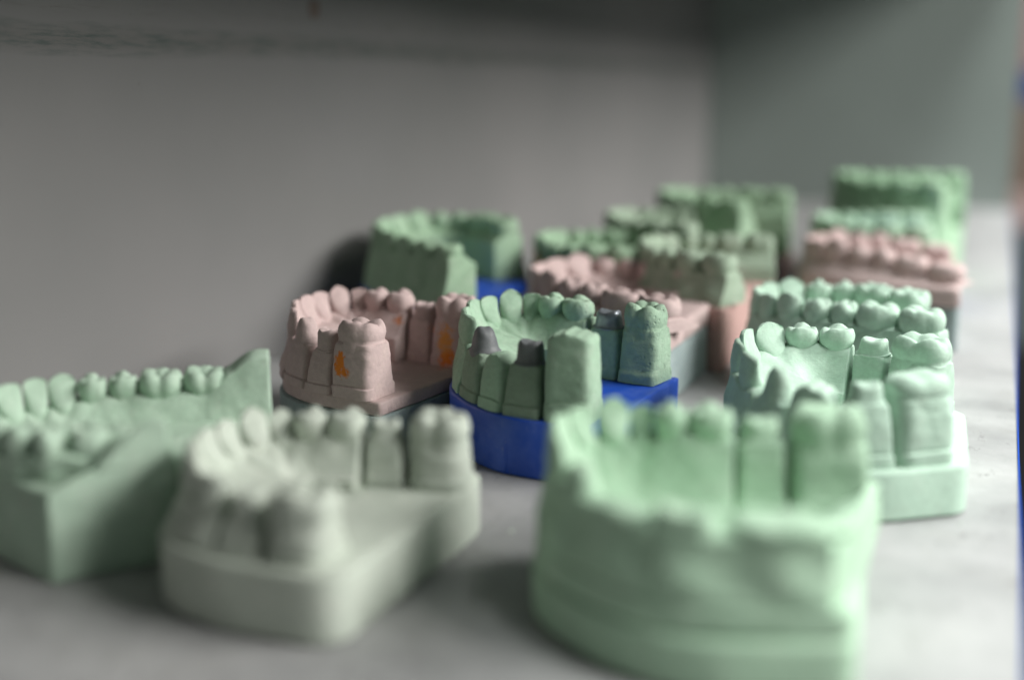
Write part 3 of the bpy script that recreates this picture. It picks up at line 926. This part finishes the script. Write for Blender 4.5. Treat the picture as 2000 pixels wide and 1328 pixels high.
# --- the sharp green cast on the bright blue base, middle of the picture
D = DATA['M5']
m5 = plaster('green_die_stone_sharp', GREEN, pits=.45, dusty=.22)
m5near = plaster('green_die_stone_smudged', (0.27, 0.36, 0.27), dust=(.3, .32, .3), dusty=.3)
build_cast(D, 'green dental cast with grey varnished abutments sawn into dies on a blue base', m5, 13.6,
    [(0, 13.5, 5.9, M['blue'], 'base', 2.0, 1.3, .5)],
    out_b=5.4, inner=lambda mid, bd: bowl(mid[4] - 2, mid[9], 18.0, 8.5, 22.5, 20.0),
    crown_mats={1: M['paint'], 3: M['paint'], 12: M['silver']}, block_mats={'d1': m5near, 'd3': m5near, 'd6': plaster('green_die_stone_blistered', mul(GREEN, .92), pits=.8, dusty=.2, bump=2.0)}, seed=5, end_ext=.4, noise=.16)

# --- pink sawn cast with orange wax, left of it
D = DATA['M6']
ORANGE = (.75, .22, .03)
m6 = plaster('pink_die_stone_waxed', PINK, dust=(.62, .53, .45), dusty=.3, spots=world_spots('M6', [
    ((69.3, 245, 21.4), 2.2, ORANGE, .3, (1.25, .3, .70)), ((70.6, 245, 19.3), 1.5, ORANGE, .5, (.75, .3, 1.0)), ((73.5, 285, 22.9), 1.5, ORANGE, .4, (1, .5, .8)), ((63.2, 286, 24.1), 1.5, ORANGE, .5, (.8, .5, 1)),
    ((79.4, 284, 15.5), 2.6, ORANGE, .4, (.9, .4, .9)), ((60.5, 246, 24.5), 1.2, ORANGE, .4, (1, .5, 1)), ((48, 262, 25), 1.3, ORANGE, .5, (1, .6, .7)), ((78.6, 284.5, 20.0), 2.8, (.78, .36, .10), .5, (1, .5, .6))]))
build_cast(D, 'pink dental cast spotted with orange wax on a pale grey base against the wall', m6, 13.0,
    [(0, 9.4, 6.3, M['greyb'], 'base', 2.5, 3.0, .4), (9.45, 12.95, 5.3, m6, 'base_plate', 2.5, 2.6, .5)],
    out_b=5.6, inner=lambda mid, bd: bowl(mid[3] - 2, mid[8], 16.0, 8.5, 22.0, 19.5), seed=6, end_ext=.6, base_front=-.5)

# --- grey-green sawn cast in front, left of the middle
build_cast(DATA['M2'], 'grey green dental cast with sawn dies in the middle foreground, on a wide heeled base', M['sage'], 12.0,
    [(0, 11.95, 7.6, M['sage'], 'base', 12.0, 3.4, .9)],
    out_b=5.8, inner=lambda mid, bd: bowl(mid[1] - 2, mid[8], 17.0, 8.0, 15.5, 14.0), seed=2, die_round=4.2, base_front=.7)

# --- large pale green cast, front right
root, arc, bd, mid, c0 = build_cast(DATA['M3'], 'large pale green dental cast nearest the camera, in the right foreground', M['front'], 13.0,
    [(0, 8.6, 7.2, M['front'], 'base', 6.0, 3.0, 1.2), (8.0, 12.95, 6.0, M['front'], 'base_plate', 4.0, 2.6, 1.0)],
    out_b=5.6, inner=lambda mid, bd: bowl(mid[2] - 2, mid[8], 9.5, 7.5, 14.0, 13.5), seed=3, bulge=.8, base_front=.1)
yn, yf = DATA['M3'][0][1], DATA['M3'][-1][1]
hp = [(184, yn - 3.6, 8.5), (193.5, yn - 3.6, 8.5), (197.4, yn + 1, 8.5), (190, yf + 4, 8.5), (197.4, yf + 4, 8.5), (184, yn - 2, 20.0), (192, yn - 2, 20.0), (195.3, yn + 3, 21.0), (195, yn + 12, 20.5), (188, yn + 12, 19), (197, yf + 3.5, 17), (192.5, yf + 3, 14.5)]
hull('heel_rim', [(x - c0[0], y - c0[1], z) for x, y, z in hp], M['front'], root, 1.6)

# --- bright mint sawn cast at the shelf edge
build_cast(DATA['M4'], 'bright mint dental cast with sawn dies beside the shelf edge behind the foreground cast', M['mint'], 11.0,
    [(0, 10.95, 7.0, M['mint'], 'base', 6.0, 1.6, 1.0)],
    out_b=5.6, inner=lambda mid, bd: bowl(mid[4] - 3, mid[8], 17.0, 8.0, 18.0, 14.0), seed=4, die_round=2.8)

# --- mint full arch behind it
build_cast(DATA['M9'], 'mint green dental cast with an unbroken full arch in front of the pink one', M['mint'], 13.0,
    [(0, 12.95, 9.5, M['mint'], 'base', 3.0, 1.2, .8)], out_b=7.0, n_in=-9.0, z_in_h=.3, seed=9, bulge=.6)

# --- pink full arch further along the edge
build_cast(DATA['M10'], 'pink dental cast with a full arch on a grey base near the shelf edge', M['pink'], 21.0,
    [(0, 14.5, 8.0, M['greyb'], 'base', 6.0, 2.2, .5), (14.55, 20.95, 8.2, M['pink'], 'base_plate', 6.0, 2.2, .8)],
    out_b=6.5, n_in=-9.0, z_in_h=.4, flare=1.2, seed=10, hi=False, bulge=.6)

# --- pink full arch behind the sharp green one
build_cast(DATA['M8'], 'pink dental cast with a full arch directly behind the blue based green cast', M['pink'], 21.0,
    [(0, 14.5, 9.6, M['greyb'], 'base', 3.0, 2.5, .5), (14.55, 20.95, 9.8, M['pink'], 'base_plate', 3.0, 2.5, .8)],
    out_b=6.5, n_in=-10.0, z_in_h=.4, flare=1.0, seed=8, hi=False, bulge=.6)

# --- tall green cast on blue at the wall
build_cast(DATA['M7'], 'dark green dental cast on a blue base pushed against the back wall', M['backg'], 19.5,
    [(0, 19.4, 7.0, M['blue'], 'base', 3.0, 3.5, .6)], out_b=6.2, n_in=-7.0, z_in_h=.85, seed=7, hi=False, bulge=.7, inner_drop=1.2)

# --- solid trimmed cast at the left edge
D = DATA['M1']
root, arc, bd, mid, c0 = build_cast(D, 'dull green solid trimmed cast with faceted base at the left picture edge', M['leftg'], 15.5, [],
    out_b=2.6, front_out=2.6, inner=lambda mid, bd: bowl(mid[5], mid[11], 14.0, 8.0, 16.0, 14.0), seed=1, bulge=.4, end_ext=.3, inner_drop=1.5)
outline = np.array([(8, 190), (10, 181), (24, 168.5), (41, 161.8), (62.6, 154.6), (63.6, 155.2), (76.2, 173), (77.5, 179), (70, 216), (62, 223), (50, 222), (24, 207), (12, 198)]) - c0
V, F = slab(rounded(outline, .8, 1), [(0, .4), (.4, 0), (15.6, .4), (16.2, .7), (16.5, 1.4)])
mesh('base', wobble(V, .15, 6.0, 3), F, M['leftg'], root, sharp=30)

hp = [(62.75, 154.6, .05), (76.2, 173.2, .05), (70, 178, .05), (57, 160, .05), (62.7, 154.5, 16.5), (67.6, 161.3, 19.6), (76.1, 173.0, 20.0), (70, 178, 19.5), (58, 159.5, 15.5), (62, 165, 18)]
hull('heel', [(x - c0[0], y - c0[1], z) for x, y, z in hp], M['leftg'], root, .5)
hp = [(67.2, 160.8, 18.6), (76.0, 172.8, 18.6), (69.9, 164.5, 23.4), (73.2, 169.0, 28.0), (74.6, 171.0, 28.3), (75.9, 172.7, 26.4), (70.8, 177.2, 25), (67.5, 174, 24.5), (70, 178, 18.5), (63, 166, 18)]
hull('heel_ridge', [(x - c0[0], y - c0[1], z) for x, y, z in hp], M['leftg'], root, .8)

# --- out of focus casts towards the end panel
build_cast(DATA['M14'], 'green dental cast on a tall pink base behind the pink full arch', M['sage_g'], 20.0,
    [(0, 19.95, 8.6, M['pinkb'], 'base', 3.0, 1.8, .6)], out_b=7.0, n_in=-8.0, z_in_h=.5, seed=14, hi=False)
build_cast(DATA['M15'], 'green dental cast with a brown wax patch beside the wall, behind the pink arch', plaster('green_stone_brown_wax', BACKG, dusty=.3, spots=world_spots('M15', [((62, 392, 24), 9.0, (.30, .15, .05), .5, (1, 1, 1))])), 15.0,
    [(0, 14.95, 8.0, M['backg'], 'base', 3.0, 1.2, .6)], out_b=6.6, n_in=-8.0, z_in_h=.5, seed=15, hi=False)
build_cast(DATA['M16'], 'dusty pale topped green cast against the wall in front of the tall green one', M['sage_g'], 16.0,
    [(0, 15.95, 8.0, M['backg'], 'base', 3.0, 1.2, .6)], out_b=6.6, n_in=-8.0, z_in_h=.5, seed=16, hi=False)
build_cast(DATA['M13'], 'tall green cast with open end on a stained pink base', M['backg'], 15.0,
    [(0, 14.95, 8.4, plaster('stained_pink_stone', (0.46, 0.30, 0.27), spots=world_spots('M13', [((128, 490, 8), 8.0, (.45, .10, .04), .8, (1, .6, .8))])), 'base', 3.0, 1.8, .6)], out_b=7.6, n_in=-7.0, z_in_h=.75, seed=13, hi=False, inner_drop=1.2)
build_cast(DATA['M11'], 'pale green cast on a blue base between the pink arch and the tallest cast', M['front'], 18.0,
    [(0, 17.95, 8.4, M['blue'], 'base', 3.0, 3.0, .6)], out_b=7.0, n_in=-8.0, z_in_h=.5, seed=111, hi=False)
build_cast(DATA['M12'], 'tallest green cast furthest along the shelf in front of the end panel', M['backg2'], 22.0,
    [(0, 21.95, 9.0, M['backg2'], 'base', 3.0, 2.0, .8)], out_b=7.6, n_in=-8.0, z_in_h=.5, seed=12, hi=False)

# --- things far beyond the end panel, seen through the open front
def carton(name, label, lo, hi, col, cat, lid=True):
    o = empty(name, ((lo[0] + hi[0]) / 2, (lo[1] + hi[1]) / 2, lo[2]))
    c = np.array([(lo[0] + hi[0]) / 2, (lo[1] + hi[1]) / 2, lo[2]])
    m_ = simple(name + '_board', col, .6, var=.1, scale=8)
    h = hi[2] - lo[2]
    box('body', np.array(lo) - c, np.array([hi[0], hi[1], hi[2] - h * .3]) - c, m_, o, bevel=2)
    box('lid', np.array([lo[0] - 3, lo[1] - 3, hi[2] - h * .3 + .5]) - c, np.array([hi[0] + 3, hi[1] + 3, hi[2]]) - c, m_, o, bevel=2)
    tag(o, label, cat)
carton('cabinet', 'dark cabinet far behind, beyond the shelf edge', (120, 2300, -800), (900, 2700, -372), (.035, .033, .032), 'cabinet')
carton('storage_box', 'grey green box standing on the far dark cabinet', (150, 2310, -371), (700, 2650, -160), (.16, .19, .19), 'box')
carton('tray', 'pale pink tray on the far grey box', (140, 2310, -159), (640, 2640, -95), (.62, .45, .42), 'tray')
carton('carton', 'brown carton on the far pink tray', (150, 2320, -94), (620, 2640, 62), (.25, .18, .14), 'carton')
carton('file_box', 'small blue box on the far brown carton', (145, 2320, 63), (600, 2630, 112), (.05, .08, .30), 'box')
carton('shoe_box', 'dusky pink box topmost of the far stack', (150, 2320, 113), (600, 2630, 330), (.42, .26, .25), 'box')

# --- plaster crumbs and dust lying round the bases
rng = random.Random(8)
V, F = [], []
for k in range(520):
    key = rng.choice(['M2', 'M3', 'M4', 'M5', 'M6', 'M9', 'M10', 'M1'])
    px, py = rng.choice(DATA[key])[:2]
    x, y = px + rng.gauss(0, 16), py + rng.gauss(0, 14)
    if not (3 < x < SHELF_X - 4): continue
    r = .12 + .5 * rng.random() ** 4
    b = len(V)
    for i in range(6):
        d = [(1, 0, 0), (-1, 0, 0), (0, 1, 0), (0, -1, 0), (0, 0, 1), (0, 0, -.3)][i]
        q = r * rng.uniform(.6, 1.3)
        V.append((x + d[0] * q, y + d[1] * q, r * .25 + d[2] * q * .8))
    for a_, b_, c_ in ((0, 2, 4), (2, 1, 4), (1, 3, 4), (3, 0, 4), (2, 0, 5), (1, 2, 5), (3, 1, 5), (0, 3, 5)):
        F.append((b + a_, b + b_, b + c_))
cr = mesh('plaster_crumbs', V, F, plaster('crumb_plaster', (.55, .62, .55)), smooth=False)
tag(cr, 'tiny pale plaster crumbs scattered on the shelf round the casts', 'crumbs', kind='stuff')
